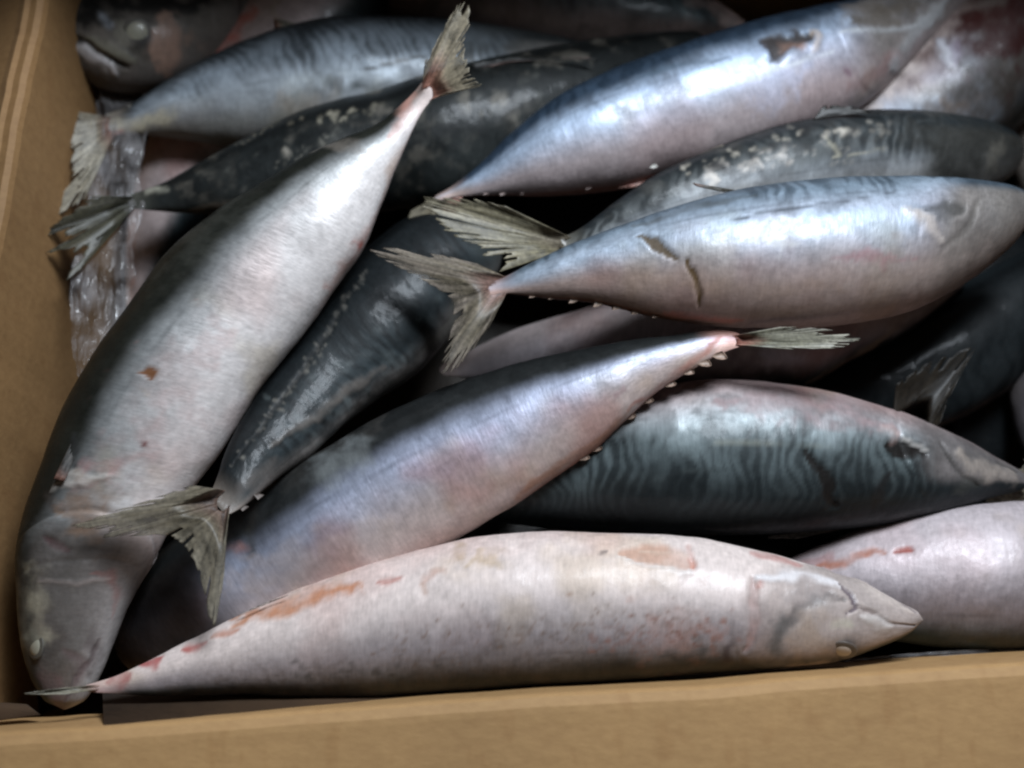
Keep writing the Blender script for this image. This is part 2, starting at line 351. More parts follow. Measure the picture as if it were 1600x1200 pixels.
    if mottle:
        mm = ss(.48, .72, nf(150, 4, 9)) * ss(.4, .7, nf(70, 3, 10)) * mottle
        c3 = lerp(c3, np.broadcast_to(np.array([.17, .155, .13]), c3.shape), np.clip(mm, 0, 1) * .65)
    pk = ss(.46, .70, nf(30, 4, 11)) * pink * ss(vb_, vb_ + .15, v)
    c3 = c3 * lerp(np.ones(v.shape + (3,)), np.broadcast_to(np.array([.86, .64, .60]), c3.shape), pk)
    yl = ss(.55, .75, nf(42, 4, 12)) * ss(vb_, vb_ + .1, v) * .5
    c3 = c3 * lerp(np.ones(v.shape + (3,)), np.broadcast_to(np.array([.85, .78, .62]), c3.shape), yl)
    if speck:
        band = ss(vb_ + .30, vb_ + .05, v)
        sp_ = ss(.60, .70, nf(330, 2, 13)) * band * speck
        c3 = lerp(c3, np.broadcast_to(np.array([.08, .055, .04]), c3.shape), np.clip(sp_, 0, 1) * .75)
    c3 = c3 * (1 - .24 * np.exp(-((v - vb - .045 - .012 * np.sin(Sg * 14) - .02 * (w1 - .5)) / .0065) ** 2) * ss(head + .02, head + .1, Sg) * ss(.95, .85, Sg) * ss(.3, .6, w2 + .1))[..., None]
    dorsal_dark = ss(.10, .0, v)
    c3 = c3 * (1 - .5 * dorsal_dark)[..., None]
    if head > 0:
        hm = ss(sg + .004, sg - .012 - .06 * (1 - gk), Sg + .02 * (w1 - .5))
        hc = np.array(headc) * (.62 + .8 * nf(60, 4, 14))[..., None]
        hc = lerp(hc, np.broadcast_to(back * 1.4, c3.shape), ss(.34, .22, v + .1 * (w1 - .5)))
        hc = lerp(hc, np.broadcast_to(belly * .6, c3.shape), ss(.55, .85, v) * .6)
        c3 = lerp(c3, hc, hm * .9)
        if gill:
            ln = np.exp(-((Sg - sg - .002) / .0035) ** 2) * ss(.12, .22, v) * (.35 + .6 * w2) * min(1, gk * 1.4)
            c3 = c3 * (1 - .62 * ln)[..., None]
    c3 = lerp(c3, np.array(stock) * (.6 + .8 * w2)[..., None], ss(.93, .985, Sg + .02 * (w1 - .5)) * .55)
    rv = ss(.90, .985, v + .05 * (w2 - .5)) * ss(.58, .66, Sg) * red
    c3 = lerp(c3, np.broadcast_to(np.array([.27, .105, .06]), c3.shape), np.clip(rv, 0, 1) * .8)
    met = (.30 * (1 - ss(.45, .8, v)) * (1 - inb) + .02 * inb + .10) * metal
    met = np.broadcast_to(met, v.shape).copy()
    dap = ss(.44, .62, nf(105, 4, 40)) * ss(vb + .38, vb + .08, v) * ss(vb - .15, vb, v) * (.4 + .6 * ss(.35, .6, nf(30, 2, 41)))
    dap = dap * dk; c3 = c3 * (1 - .42 * dap)[..., None]; met = met * (1 - .55 * dap)
    c3 = c3 * (.84 + .32 * fine)[..., None] * (.90 + .2 * w2)[..., None]
    # ---- marks placed where the photo shows them, on the side that faces up
    if marks:
        px, py = PIX(V); vis = ss(-.05, .1, sp)
        wx = (nf(150, 4, 20) - .5) * 1.7; wy = (nf(150, 4, 21) - .5) * 1.7
        for mk in marks:
            poly, wd, colr, al = mk[:4]; dz = mk[4] if len(mk) > 4 else 0; soft = (mk[5] if len(mk) > 5 else .5) * (1.0 if len(mk) > 4 and mk[4] <= -.0005 else 1.6); wob = mk[6] if len(mk) > 6 else 1.0
            d, t = pdist(px + wx * wd * 2.2 * wob, py + wy * wd * 2.2 * wob, poly)
            ww = wd * (1 if len(poly) < 3 and len(mk) < 8 else .35 + .9 * np.sin(np.pi * np.clip(t * .9 + .05, 0, 1)))
            m_ = ss(1.0 + soft, 1.0 - soft, d / ww) * vis
            if al < .92: m_ = m_ * np.clip(.10 + 1.5 * nf(115, 4, 50) + .6 * (fine - .5), 0, 1)
            c3 = lerp(c3, np.broadcast_to(np.array(colr, float), c3.shape), m_ * al); met = met * (1 - m_ * al)
            if dz: disp = disp + dz * m_
    V = V + nrm * disp[..., None]
    cen = c.mean(0); base = np.array([cen[0], cen[1], V[..., 2].min()])
    root = thing('mackerel', label, 'fish', [float(x) for x in base], GROUP)
    colr = np.concatenate([np.clip(c3, .003, .9), np.clip(met, 0, 1)[..., None]], -1).reshape(-1, 4)
    uvx = (arc[:, None] + 0 * PH); vv = np.where(dv < 0, 2 - v, v) * np.median(a) * 2.2
    uv = np.stack([uvx, v * np.median(a) * 2.5 + seed * .7], -1).reshape(-1, 2)
    ob = mesh_obj('body', V.reshape(-1, 3), grid_faces(NS, NR, True), SKIN, root, colr, uv)
    f = Fish(); f.root = root; f.V = V; f.c = c; f.nrm = nrm; f.sp = sp; f.z = zs; f.px, f.py = PIX(V); f.seed = seed
    k_ = max(len(st) - 3, 0); iv = np.array([(st[k_][0] + st[k_][2]) - (st[-1][0] + st[-1][2]), (st[k_][1] + st[k_][3]) - (st[-1][1] + st[-1][3])]); f.inw = iv / np.linalg.norm(iv)
    f.end = ((st[-1][0] + st[-1][2]) / 2, (st[-1][1] + st[-1][3]) / 2)
    return f
def surf(f, px, py):
    d = np.hypot(f.px - px, f.py - py) + np.where(f.sp > -.02, 0, 1e6); i = np.unravel_index(np.argmin(d), d.shape)
    return f.V[i], f.nrm[i]
def eye(f, px, py, r=.0062, lens=EYE_LENS, rl=.62, ring=EYE_RING, rise=.0):
    p, n = surf(f, px, py)
    def dome(name, r, h, par, off, mat):
        bm = bmesh.new(); bmesh.ops.create_uvsphere(bm, u_segments=28, v_segments=14, radius=1)
        q = Vector(n).to_track_quat('Z', 'Y').to_matrix()
        w = np.array(f.root['_w'])
        for v in bm.verts: v.co = q @ Vector((v.co.x * r, v.co.y * r * .93, v.co.z * h)) + Vector(p + n * off - w)
        me = bpy.data.meshes.new(name); bm.to_mesh(me); bm.free(); me.materials.append(mat)
        for pl in me.polygons: pl.use_smooth = True
        o = bpy.data.objects.new(name, me); COL.objects.link(o); o.parent = par; return o
    e = dome('eye', r, r * .14, f.root, rise, ring)
    dome('pupil', r * rl, r * .24, e, rise, lens)

def fin(f, name, rays, z, n=60, m=26, col=(.20, .165, .105), base=(.22, .10, .07), pale=(.42, .38, .30), ragged=.10, seed=1, alpha=.9, ridge=.00035, notch=.35, z1=None, curl=0.0, basew=.25, label=None, thick=.00022):
    """rays: [(base x, base y, tip x, tip y [, bow])] in photo pixels, laid out at height z (base) to z1 (tips)"""
    rng = np.random.RandomState(seed); rays = np.array([tuple(r) + (0,) * (5 - len(r)) for r in rays], float)
    ti = np.linspace(0, 1, len(rays)); t = np.linspace(0, 1, n)
    rr = np.stack([np.interp(t, ti, rays[:, k]) for k in range(5)], -1)
    k = np.array([.25, .5, .25])
    for q in range(2):
        sm = np.stack([np.convolve(np.pad(rr[:, j], 1, 'edge'), k, 'valid') for j in range(5)], -1); rr[1:-1] = sm[1:-1]
    u = np.linspace(0, 1, m)
    rk = rng.rand(n); rk = .55 * rk + .45 * np.convolve(np.pad(rng.rand(n), 2, 'edge'), np.ones(5) / 5, 'valid')
    cut = 1 - ragged * rk ** 1.5 - .7 * notch * (rng.rand(n) < .09) * rng.rand(n)
    cut[0] = cut[-1] = 1.0
    z1 = z if z1 is None else z1
    U = u[None, :] * cut[:, None]
    bx, by, tx, ty, bow = [rr[:, j][:, None] for j in range(5)]
    ze = z
    if name == 'tail_fin' and hasattr(f, 'end'):
        bx = f.end[0] + (bx - f.end[0]) * .62 + f.inw[0] * 15; by = f.end[1] + (by - f.end[1]) * .62 + f.inw[1] * 15; ze = f.z[-1]
    dx, dy = tx - bx, ty - by
    px = bx + dx * U + -dy * bow * np.sin(np.pi * U * .5) ** 1 * (1 - U) * 1.0
    py = by + dy * U + dx * bow * np.sin(np.pi * U * .5) ** 1 * (1 - U) * 1.0
    tt = t[:, None] + 0 * U
    zz = z + (ze - z) * ss(.35, .0, U) + (z1 - z) * U ** 1.3 + curl * np.sin(tt * np.pi) * U + ridge * .8 * np.where(np.arange(n) % 2, 1, -1)[:, None] * (.4 + .6 * U) * .8 + .0012 * (fbm(tt * 3, U * 3, 0, seed) - .5)
    V = P(px, py, zz)
    nz = fbm(tt * 9, U * 5, 0, seed + 3)
    cc = np.broadcast_to(np.array(col), V.shape).copy()
    cc = lerp(cc, np.broadcast_to(np.array(pale), V.shape), ss(.45, 1, U) * .6 * nz + vnoise(tt * n * .45, U * 2, 0, seed + 12) ** 2 * .45)
    cc = lerp(cc, np.broadcast_to(np.array(base), V.shape), ss(basew * 1.5, 0, U + .2 * (nz - .5)) * .75)
    st_ = vnoise(tt * 58, U * 3, 0, seed + 8)
    cc = cc * (.16 + .75 * nz + .80 * st_)[..., None] * (1 - .35 * ss(.0, 1, np.abs(nz - .5) * 3))[..., None]
    al = np.clip(alpha + .25 * (nz - .5) - .25 * ss(.6, 1, U) * (1 - alpha) * 4, .25, 1) + 0 * U
    colr = np.concatenate([cc, al[..., None]], -1).reshape(-1, 4)
    Fc = grid_faces(n, m)
    # torn slits between some rays
    slit = np.where(rng.rand(n - 1) < .30, 1 - .30 * rng.rand(n - 1), 2.0)
    uu = (np.arange(m - 1) + .5) / (m - 1)
    keep = (uu[None, :] < slit[:, None]); keep[0] = keep[-1] = True
    Fc = Fc.reshape(n - 1, m - 1, 4)[keep]
    o = mesh_obj(name, V.reshape(-1, 3), Fc, FIN, f.root, colr)
    md = o.modifiers.new('thickness', 'SOLIDIFY'); md.thickness = thick; md.offset = 0
    return o
def finlet(f, px, py, dx, dy, z, w=11, h=9, col=(.42, .33, .26)):
    """small triangular finlet; base centre px,py, leaning towards the tail along dx,dy and standing out by h to the side"""
    l = math.hypot(dx, dy); dx, dy = dx / l, dy / l
    nx, ny = -dy, dx
    pts = [(-.85, -.95), (-.35, .0), (.25, .55), (.95, .80), (.85, .15), (.80, -.95)]
    V = []; n = len(pts)
    for zz, k in ((.0011, .75), (-.0011, .75), (0, 1)):
        V.append(P([px + (a * w * dx + (b - .12) * h * nx) * k for a, b in pts], [py + (a * w * dy + (b - .12) * h * ny) * k for a, b in pts], z + zz))
    V = np.vstack(V); F = []
    for j in range(n):
        j2 = (j + 1) % n
        F.append((j, j2, 2*n + j2, 2*n + j)); F.append((2*n + j, 2*n + j2, n + j2, n + j))
    F += [(0, 1, 2, 5), (2, 3, 4, 5), (n, n+5, n+2, n+1), (n+2, n+5, n+4, n+3)]
    cc = np.tile(np.array(list(col) + [1.0]), (len(V), 1)); cc[:, :3] *= .60 + .3 * np.random.RandomState(int(px)).rand(len(V))[:, None]
    o = mesh_obj('finlet', V, F, FIN, f.root, cc)
    md = o.modifiers.new('round', 'SUBSURF'); md.levels = 1; md.render_levels = 1
def finlets(f, pts, z, w=11, h=9, col=(.42, .33, .26)):
    for i in range(len(pts)):
        a = pts[max(i - 1, 0)]; b = pts[min(i + 1, len(pts) - 1)]
        finlet(f, pts[i][0], pts[i][1], b[0] - a[0], b[1] - a[1], z if np.isscalar(z) else z[i], w, h, col)

BLOOD = (.23, .035, .022); RUST = (.34, .12, .045); DARK = (.015, .013, .012); PALE = (.55, .50, .46); TAN = (.30, .20, .10); PINK = (.46, .25, .21)


# ================================================================ lowest layer: filler fish added near black to keep the gaps dark
LOW = [('shade-black filler fish at the bottom of the gap left of the blue black fish', (60,1120,470,300), 100, .028),
       ('shade-black filler fish at the bottom of the gap under the violet silver fish', (330,1090,900,640), 120, .024),
       ('shade-black filler fish at the bottom of the gap along the front wall', (1380,1050,330,1090), 120, .026),
       ('shade-black filler fish under the bright blue silver tail, in the dark central gap', (1180,300,560,400), 120, .028),
       ('shade-black filler fish under the wavy striped fish, in the gap before the front fish', (1500,880,740,850), 110, .026),
       ('shade-black filler fish below the upright brown tail at the right edge', (1560,330,1500,840), 130, .014),
       ('shade-black filler fish under the striped fish with the frayed tail', (900,160,150,300), 120, .012),
       ('shade-black filler fish along the top edge above the silvery striped fish', (250,-20,1000,-30), 110, .035)]
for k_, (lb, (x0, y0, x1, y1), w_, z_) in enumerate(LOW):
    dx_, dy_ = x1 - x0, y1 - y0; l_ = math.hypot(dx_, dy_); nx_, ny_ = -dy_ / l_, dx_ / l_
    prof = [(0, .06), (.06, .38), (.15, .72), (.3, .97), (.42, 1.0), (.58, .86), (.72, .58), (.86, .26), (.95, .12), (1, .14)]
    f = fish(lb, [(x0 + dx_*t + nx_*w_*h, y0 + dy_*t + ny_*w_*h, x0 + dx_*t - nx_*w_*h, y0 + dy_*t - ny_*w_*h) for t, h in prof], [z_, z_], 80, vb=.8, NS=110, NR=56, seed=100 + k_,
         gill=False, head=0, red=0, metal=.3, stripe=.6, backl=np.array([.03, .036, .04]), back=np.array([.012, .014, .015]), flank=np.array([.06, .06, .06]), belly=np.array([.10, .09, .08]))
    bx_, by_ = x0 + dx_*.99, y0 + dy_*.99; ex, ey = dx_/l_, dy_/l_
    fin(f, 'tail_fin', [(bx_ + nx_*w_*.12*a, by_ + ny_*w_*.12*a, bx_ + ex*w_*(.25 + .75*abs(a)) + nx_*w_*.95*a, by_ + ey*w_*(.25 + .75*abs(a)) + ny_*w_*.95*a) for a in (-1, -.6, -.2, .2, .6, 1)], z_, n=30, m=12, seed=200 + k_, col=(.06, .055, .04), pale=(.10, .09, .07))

# ================================================================ lower layers first
# pale fish lying deep under the striped one, upper left
f = fish('pinkish fish with a red belly streak, deep under the striped fish, upper left',
    [(520,-130,600,-70),(480,-90,605,-10),(425,-35,585,60),(365,25,525,135),(305,100,450,200),(255,180,380,270),(222,250,330,320),(206,320,292,378),(199,380,262,425),(197,440,232,468),(198,485,214,492)],
    [.062,.062,.058,.050,.045,.042], 165, vb=.2, NS=220, NR=90, seed=3, pink=.9, belly=np.array([.46,.34,.30]), flank=np.array([.40,.33,.32]), stripe=.3, gill=False, head=0,
    marks=[([(398,18),(350,72),(312,112)],9,(.40,.10,.07),.85),([(207,300),(203,440)],5,RUST,.5),([(440,-5),(425,20),(455,50)],3,(.28,.24,.16),.5)])
fin(f,'pectoral_fin',[(432,46,478,50),(430,38,470,38),(428,28,452,34)],.085,n=18,m=12,seed=4,col=(.12,.11,.08))
# fish along the top edge, body colours darkened in place of shade
f = fish('shade-darkened brownish fish along the top edge with a pale pink end',
    [(1180,48,1176,58),(1140,20,1135,66),(1080,-14,1085,78),(1000,-45,1005,88),(900,-70,905,92),(800,-85,800,80),(700,-90,690,55),(600,-80,590,20),(500,-60,500,-20)],
    [.060,.055,.05], 0, vb=.62, NS=200, NR=90, seed=5, stripe=.5, gill=False, head=0, belly=np.array([.13,.10,.09]), flank=np.array([.06,.05,.048]),
    marks=[([(1120,12),(1160,42)],12,(.5,.36,.32),.8),([(1080,0),(1120,10)],8,(.4,.3,.27),.5)])
# head of a fish at the top left corner; its colours carry shade
f = fish('shade-darkened fish at the top left corner showing only its closed mouth and cloudy eye',
    [(72,36,76,58),(82,18,88,88),(104,4,116,112),(150,-8,160,132),(210,-14,222,138),(280,-22,300,122),(370,-60,395,80),(470,-95,500,30),(580,-130,620,-30),(700,-160,730,-100),(800,-175,820,-150)],
    [.088,.080,.062,.040,.030,.028], 8, vb=.3, NS=260, NR=110, seed=7, head=.36, headc=(.12,.106,.092), flank=np.array([.10,.09,.08]), belly=np.array([.16,.14,.13]), stripe=.8, pink=.3, metal=.4, red=0, vbh=.2, rake=0,
    marks=[([(80,44),(105,52),(130,64),(155,82),(180,98),(200,106)],4.2,DARK,.97,-.0016,.3,.2),
           ([(92,66),(120,74),(150,92),(180,112)],7,(.42,.39,.385),.95,.0008),
           ([(130,58),(160,72),(190,90),(214,98)],7.5,(.19,.18,.14),.93,.0007),
           ([(160,26),(166,36)],6,(.44,.48,.54),.7),([(90,22),(180,2),(330,6)],20,(.008,.008,.008),.95),
           ([(262,40),(270,62),(250,90)],24,(.26,.165,.125),.92),([(205,78),(214,72),(236,56)],15,(.020,.018,.016),.93,-.0003,.8),
           ([(112,22),(90,34)],10,(.05,.045,.04),.8),([(200,78),(222,92)],12,(.05,.045,.035),.6),([(185,40),(190,60)],9,(.20,.19,.15),.7)])
eye(f,213,48,.0062,rl=.8,rise=-.0004)
# pale fish in the top right corner
f = fish('pale fish in the top right corner with white eye and bloody, shade-darkened head',
    [(1700,-60,1720,-20),(1650,-70,1690,40),(1590,-60,1650,120),(1530,-15,1600,190),(1470,25,1545,225),(1400,75,1470,260),(1330,125,1400,280),(1260,175,1320,290),(1180,225,1230,300),(1100,270,1130,310)],
    [.072,.070,.066,.058,.05], 190, vb=.22, NS=240, NR=100, seed=9, pink=.6, belly=np.array([.34,.28,.26]), head=.40, headc=(.07,.06,.052), stripe=.2, red=0, metal=.4, gk=0,  # head and belly colours lowered to stand for the dim top row
    marks=[([(1640,-40),(1545,50),(1610,90)],64,(.036,.008,.007),.97,0,.6),([(1500,112),(1560,160),(1600,120)],40,(.07,.06,.05),.7),
           ([(1466,155),(1480,165),(1500,164),(1510,158)],2.2,(.5,.42,.38),.8),([(1340,155),(1420,104)],20,(.52,.45,.42),.8),([(1420,230),(1500,190),(1560,140)],46,(.045,.038,.033),.85),([(1440,170),(1480,215)],40,(.10,.075,.06),.75),([(1476,64),(1483,92)],10,(.46,.46,.50),.93,.0006,.5),([(1493,70),(1494,90)],7,(.22,.18,.24),.7)])
f = fish('grey sliver of fish at the right edge, just below the top right corner',
    [(1585,70,1660,60),(1572,120,1700,110),(1568,170,1720,180),(1575,230,1720,250),(1600,300,1700,320),(1640,380,1690,390)],[.05,.05,.045],200,vb=.2,NS=90,NR=60,seed=10,gill=False,head=0,belly=np.array([.26,.23,.20]),flank=np.array([.22,.2,.18]),red=0,metal=.4)
f = fish('dark sliver of fish at the right edge, beside the brown upright tail',
    [(1600,520,1700,540),(1585,570,1720,580),(1580,620,1730,630),(1592,680,1730,690),(1620,740,1700,750)],[.045,.045],150,vb=.3,NS=90,NR=60,seed=11,gill=False,head=0,belly=np.array([.12,.11,.12]),flank=np.array([.08,.08,.09]),red=0,metal=.5)
# black-backed fish under the silvery right one
f = fish('black backed fish in the shadow below the large silvery fish on the right',
    [(1720,370,1740,420),(1660,380,1700,490),(1590,400,1640,560),(1510,440,1560,620),(1430,480,1480,660),(1350,520,1400,690),(1270,560,1320,700),(1180,600,1220,700),(1080,640,1110,700),(980,670,1000,695)],
    [.046,.044,.040], 45, vb=.72, NS=200, NR=90, seed=13, gill=False, head=0, stripe=.6, backl=np.array([.035,.042,.045]), red=0, metal=.4)
# tail spread upwards behind the striped fish on the right
f = fish('buried fish showing only its brown tail, rising behind the striped fish at right',
    [(1180,900,1200,930),(1230,820,1300,880),(1290,760,1370,820),(1350,710,1410,750),(1390,675,1425,700),(1415,655,1440,675)],[.035,.04,.050],30,vb=.6,NS=80,NR=50,seed=14,gill=False,head=0,red=0,metal=.4)
fin(f,'tail_fin',[(1385,665,1400,600),(1400,655,1440,570),(1415,645,1500,545),(1425,648,1530,538),(1435,655,1512,568),(1445,665,1500,590),(1450,672,1482,625),(1455,682,1470,660)],.078,seed=15,n=50,col=(.016,.012,.008),base=(.02,.011,.008),pale=(.030,.025,.018),alpha=.95,z1=.084,ridge=.0002)
f2 = f
# belly between the two right-hand fish
f = fish('pale violet bellied fish wedged between the silvery fish and the wavy striped fish',
    [(1505,410,1515,440),(1455,400,1470,480),(1390,400,1405,525),(1320,412,1330,562),(1255,428,1262,600),(1160,445,1165,610),(1060,455,1055,608),(960,472,945,600),(870,498,850,600),(790,525,775,600),(730,550,720,590),(690,568,686,585)],
    [.060,.066,.068,.062,.052], 195, vb=.2, NS=240, NR=100, seed=17, gill=False, head=0, stripe=.1, pink=.5, belly=np.array([.50,.42,.41]), flank=np.array([.46,.41,.43]), red=0,
    marks=[([(1400,512),(1330,562),(1258,600)],3.5,(.42,.33,.24),.7),([(1310,545),(1240,565)],16,(.24,.14,.12),.5),([(1200,545),(1240,556)],14,(.55,.55,.66),.7)])
# far lower right pink fish
f = fish('broad pinkish grey fish at the lower right edge, belly up with a red slit',
    [(1960,870,1960,900),(1880,825,1880,970),(1780,798,1780,1000),(1680,788,1680,1014),(1600,786,1600,1014),(1530,791,1530,1014),(1450,802,1450,1008),(1370,820,1370,994),(1290,850,1290,975),(1210,885,1210,955),(1140,915,1140,945),(1100,925,1100,940)],
    [.07,.074,.076,.070,.06], 206, vb=.36, seed=19, dk=.15, stripe=.1, pink=.2, NS=280, NR=110, belly=np.array([.48,.42,.43]), flank=np.array([.24,.205,.215]), red=.3, ratio=.72,
    marks=[([(1275,884),(1310,878),(1350,868),(1385,864)],6.0,(.36,.12,.06),.9,-.0003),([(1402,860),(1424,856)],4.5,(.28,.04,.02),.95,-.0004),([(1255,884),(1300,868)],5,(.30,.13,.12),.5),
           ([(1480,985),(1600,1000)],14,(.08,.07,.06),.6)])
# striped dark-backed fish, right
f = fish('fish with wavy dark stripes and a pink belly, lying right of centre',
    [(1612,752,1608,762),(1596,738,1590,768),(1550,714,1548,778),(1490,684,1495,797),(1420,654,1425,812),(1340,629,1340,822),(1250,609,1250,829),(1150,599,1150,833),(1060,602,1060,833),(980,622,980,830),(900,655,900,826),(830,690,830,820),(760,730,760,812),(700,765,700,808),(650,785,650,803)],
    [.074,.080,.084,.084,.078,.070], [160,160,162,164,164,164,166,168], vb=.46, seed=21, ns=54, wig=2.2, stripe=.5, pink=.9, ratio=.82, backl=np.array([.15,.185,.19]), flank=np.array([.47,.52,.54]), gk=.25, belly=np.array([.40,.30,.29]), rake=-.8, red=.2,headc=(.17,.15,.145), flat=1.0, metal=1.3,
    marks=[([(1262,706),(1282,738),(1296,762),(1304,790)],8.5,(.012,.010,.009),.95,-.0009,.4,1.0),([(1392,692),(1412,702),(1444,710)],12,(.010,.008,.007),.98,-.0014,.4,.5,1),([(1412,684),(1448,704)],2.4,(.40,.38,.36),.93,.0003),
           ([(1385,672),(1400,678)],9,(.45,.30,.27),.7),([(1385,735),(1372,770),(1366,790)],7,(.015,.015,.015),.93),([(1470,690),(1496,735),(1528,760)],3.5,(.03,.028,.025),.7,-.0008),
           ([(1505,705),(1545,735),(1590,755)],12,(.33,.28,.24),.75,.0005),([(1560,722),(1588,738)],2.4,(.05,.045,.04),.9,-.0006),([(1505,760),(1524,752)],12,(.05,.05,.045),.8),
           ([(1120,625),(1260,632),(1400,668)],16,(.30,.19,.19),.6),([(1075,690),(1240,692),(1380,704)],2.0,(.24,.24,.19),.3),([(1010,735),(1120,732),(1250,730)],1.6,(.05,.06,.06),.6)])
fin(f,'pectoral_fin',[(1330,822,1200,838),(1325,826,1195,842),(1310,828,1240,842)],.074,n=16,m=20,seed=23,col=(.16,.15,.13),pale=(.3,.28,.26),z1=.078)
fin(f,'dorsal_fin',[(1120,836,1040,842),(1100,838,1010,846),(1080,838,990,842)],.070,n=14,m=14,seed=24,col=(.06,.055,.05))
# a second tail behind its snout
f = fish('hidden fish showing only brown tail rays at the snout of the wavy striped fish',
    [(1760,800,1770,830),(1700,770,1710,820),(1650,765,1655,800),(1622,768,1626,792)],[.055,.06],30,vb=.6,NS=50,NR=40,seed=26,gill=False,head=0,red=0)
fin(f,'tail_fin',[(1640,766,1600,716),(1634,770,1560,738),(1628,776,1530,764),(1626,784,1535,788),(1630,792,1560,800)],.066,n=44,seed=27,col=(.20,.17,.12),z1=.072,ragged=.2)

# ---- upper left: striped fish and the black mottled one over it
f = fish('silvery fish with fine oblique back stripes and a frayed pale tail, upper left',
    [(960,80,962,92),(900,66,905,112),(840,56,850,140),(770,46,780,170),(700,40,710,190),(610,36,620,206),(520,39,530,216),(440,54,445,222),(370,78,375,222),(300,111,305,216),(240,143,243,211),(190,170,192,211),(160,180,164,213)],
    [.062,.066,.070,.074,.078,.078], 24, vb=.42, seed=31, ns=48, stripe=.42, rake=5.0, wig=.2, pink=.15, flank=np.array([.46,.51,.56]), belly=np.array([.20,.20,.19]), backl=np.array([.36,.42,.48]), metal=.9, stock=(.38,.33,.27), gill=False, red=0, vbh=.5,
    marks=dots([(440,165),(520,140),(620,120)],14,10,6,(.07,.08,.08),.6,41)+[([(560,110),(620,96),(700,80)],1.6,(.06,.06,.055),.75),([(700,68),(800,62),(880,74)],26,(.05,.055,.055),.75),([(520,130),(528,134)],8,(.06,.07,.07),.7),([(560,128),(565,132)],9,(.07,.08,.08),.6),([(450,165),(520,150)],16,(.28,.23,.18),.5),
           ([(185,198),(260,186)],11,(.52,.47,.34),.6),([(170,212),(190,208)],5,(.30,.05,.05),.8)])
fin(f,'tail_fin',[(168,184,96,170),(164,188,88,178),(160,192,92,192),(158,196,98,205),(156,200,104,222),(156,206,108,236),(158,211,106,258),(163,214,108,268),(167,214,116,290),(170,213,128,312),(170,216,128,322),(166,222,92,338),(164,224,60,345)],.082,n=70,m=24,seed=33,ragged=.22,notch=.5,col=(.25,.22,.16),base=(.22,.09,.08),pale=(.50,.46,.38),alpha=.80,z1=.088)
finlets(f,[(292,117),(264,131),(234,148),(208,164)],.080,w=12,h=10,col=(.20,.19,.17))
f = fish('long black mottled fish crossing behind the raised tail, its own tail dark and forked',
    [(1100,50,1100,72),(1040,52,1050,110),(970,62,985,160),(900,74,920,215),(800,92,830,262),(700,115,740,296),(600,146,640,318),(500,172,550,330),(420,205,460,332),(350,238,380,334),(290,270,310,332),(240,292,250,329),(205,303,210,326),(188,308,192,322)],
    [.064,.070,.076,.080,.082,.082], 58, vb=.70, seed=35, ns=30, stripe=.25, mottle=.95, pink=.1, back=np.array([.012,.014,.014]), backl=np.array([.040,.046,.045]), flank=np.array([.16,.15,.13]), belly=np.array([.24,.21,.18]), gill=False, head=0, metal=.6, stock=(.10,.10,.08), red=0, bumpy=1.2,
    marks=dots([(430,262),(470,240),(520,205)],22,4,2.2,(.20,.19,.16),.7,11)+dots([(300,258),(360,228),(420,200),(470,185)],22,3,2.2,(.18,.16,.12),.6,12)+dots([(500,186),(560,172),(600,160)],20,4,3,(.34,.31,.24),.7,13)
          +[([(232,300),(258,296)],6,(.34,.33,.27),.7,.0003),([(444,238),(447,241)],5,(.34,.31,.26),.8,.0003),([(300,326),(372,320),(440,300)],5,(.17,.14,.11),.5)]
          +dots([(300,300),(420,250),(560,220),(700,200),(860,140)],70,26,9,(.006,.007,.007),.7,14)+dots([(300,300),(420,250),(560,220),(700,200),(860,140)],60,28,5,(.09,.09,.08),.5,15)+dots([(690,262),(760,245),(830,210),(900,160)],20,6,2.4,(.13,.13,.12),.6,16))
fin(f,'tail_fin',[(206,304,140,306),(200,308,128,316),(198,312,108,332),(196,316,60,362),(196,318,26,378),(196,320,60,372),(196,322,100,362),(198,324,84,392),(198,325,52,404),(200,326,108,390),(202,327,98,442),(206,327,112,438),(210,326,150,372)],.086,n=80,m=22,seed=37,ragged=.18,notch=.5,col=(.036,.034,.020),base=(.03,.03,.02),pale=(.15,.135,.10),alpha=.9,z1=.094)
fin(f,'dorsal_fin',[(740,112,735,98),(790,98,800,90),(860,92,885,92),(920,90,935,94)],.094,n=26,m=8,seed=38,col=(.03,.03,.03),pale=(.08,.08,.07))

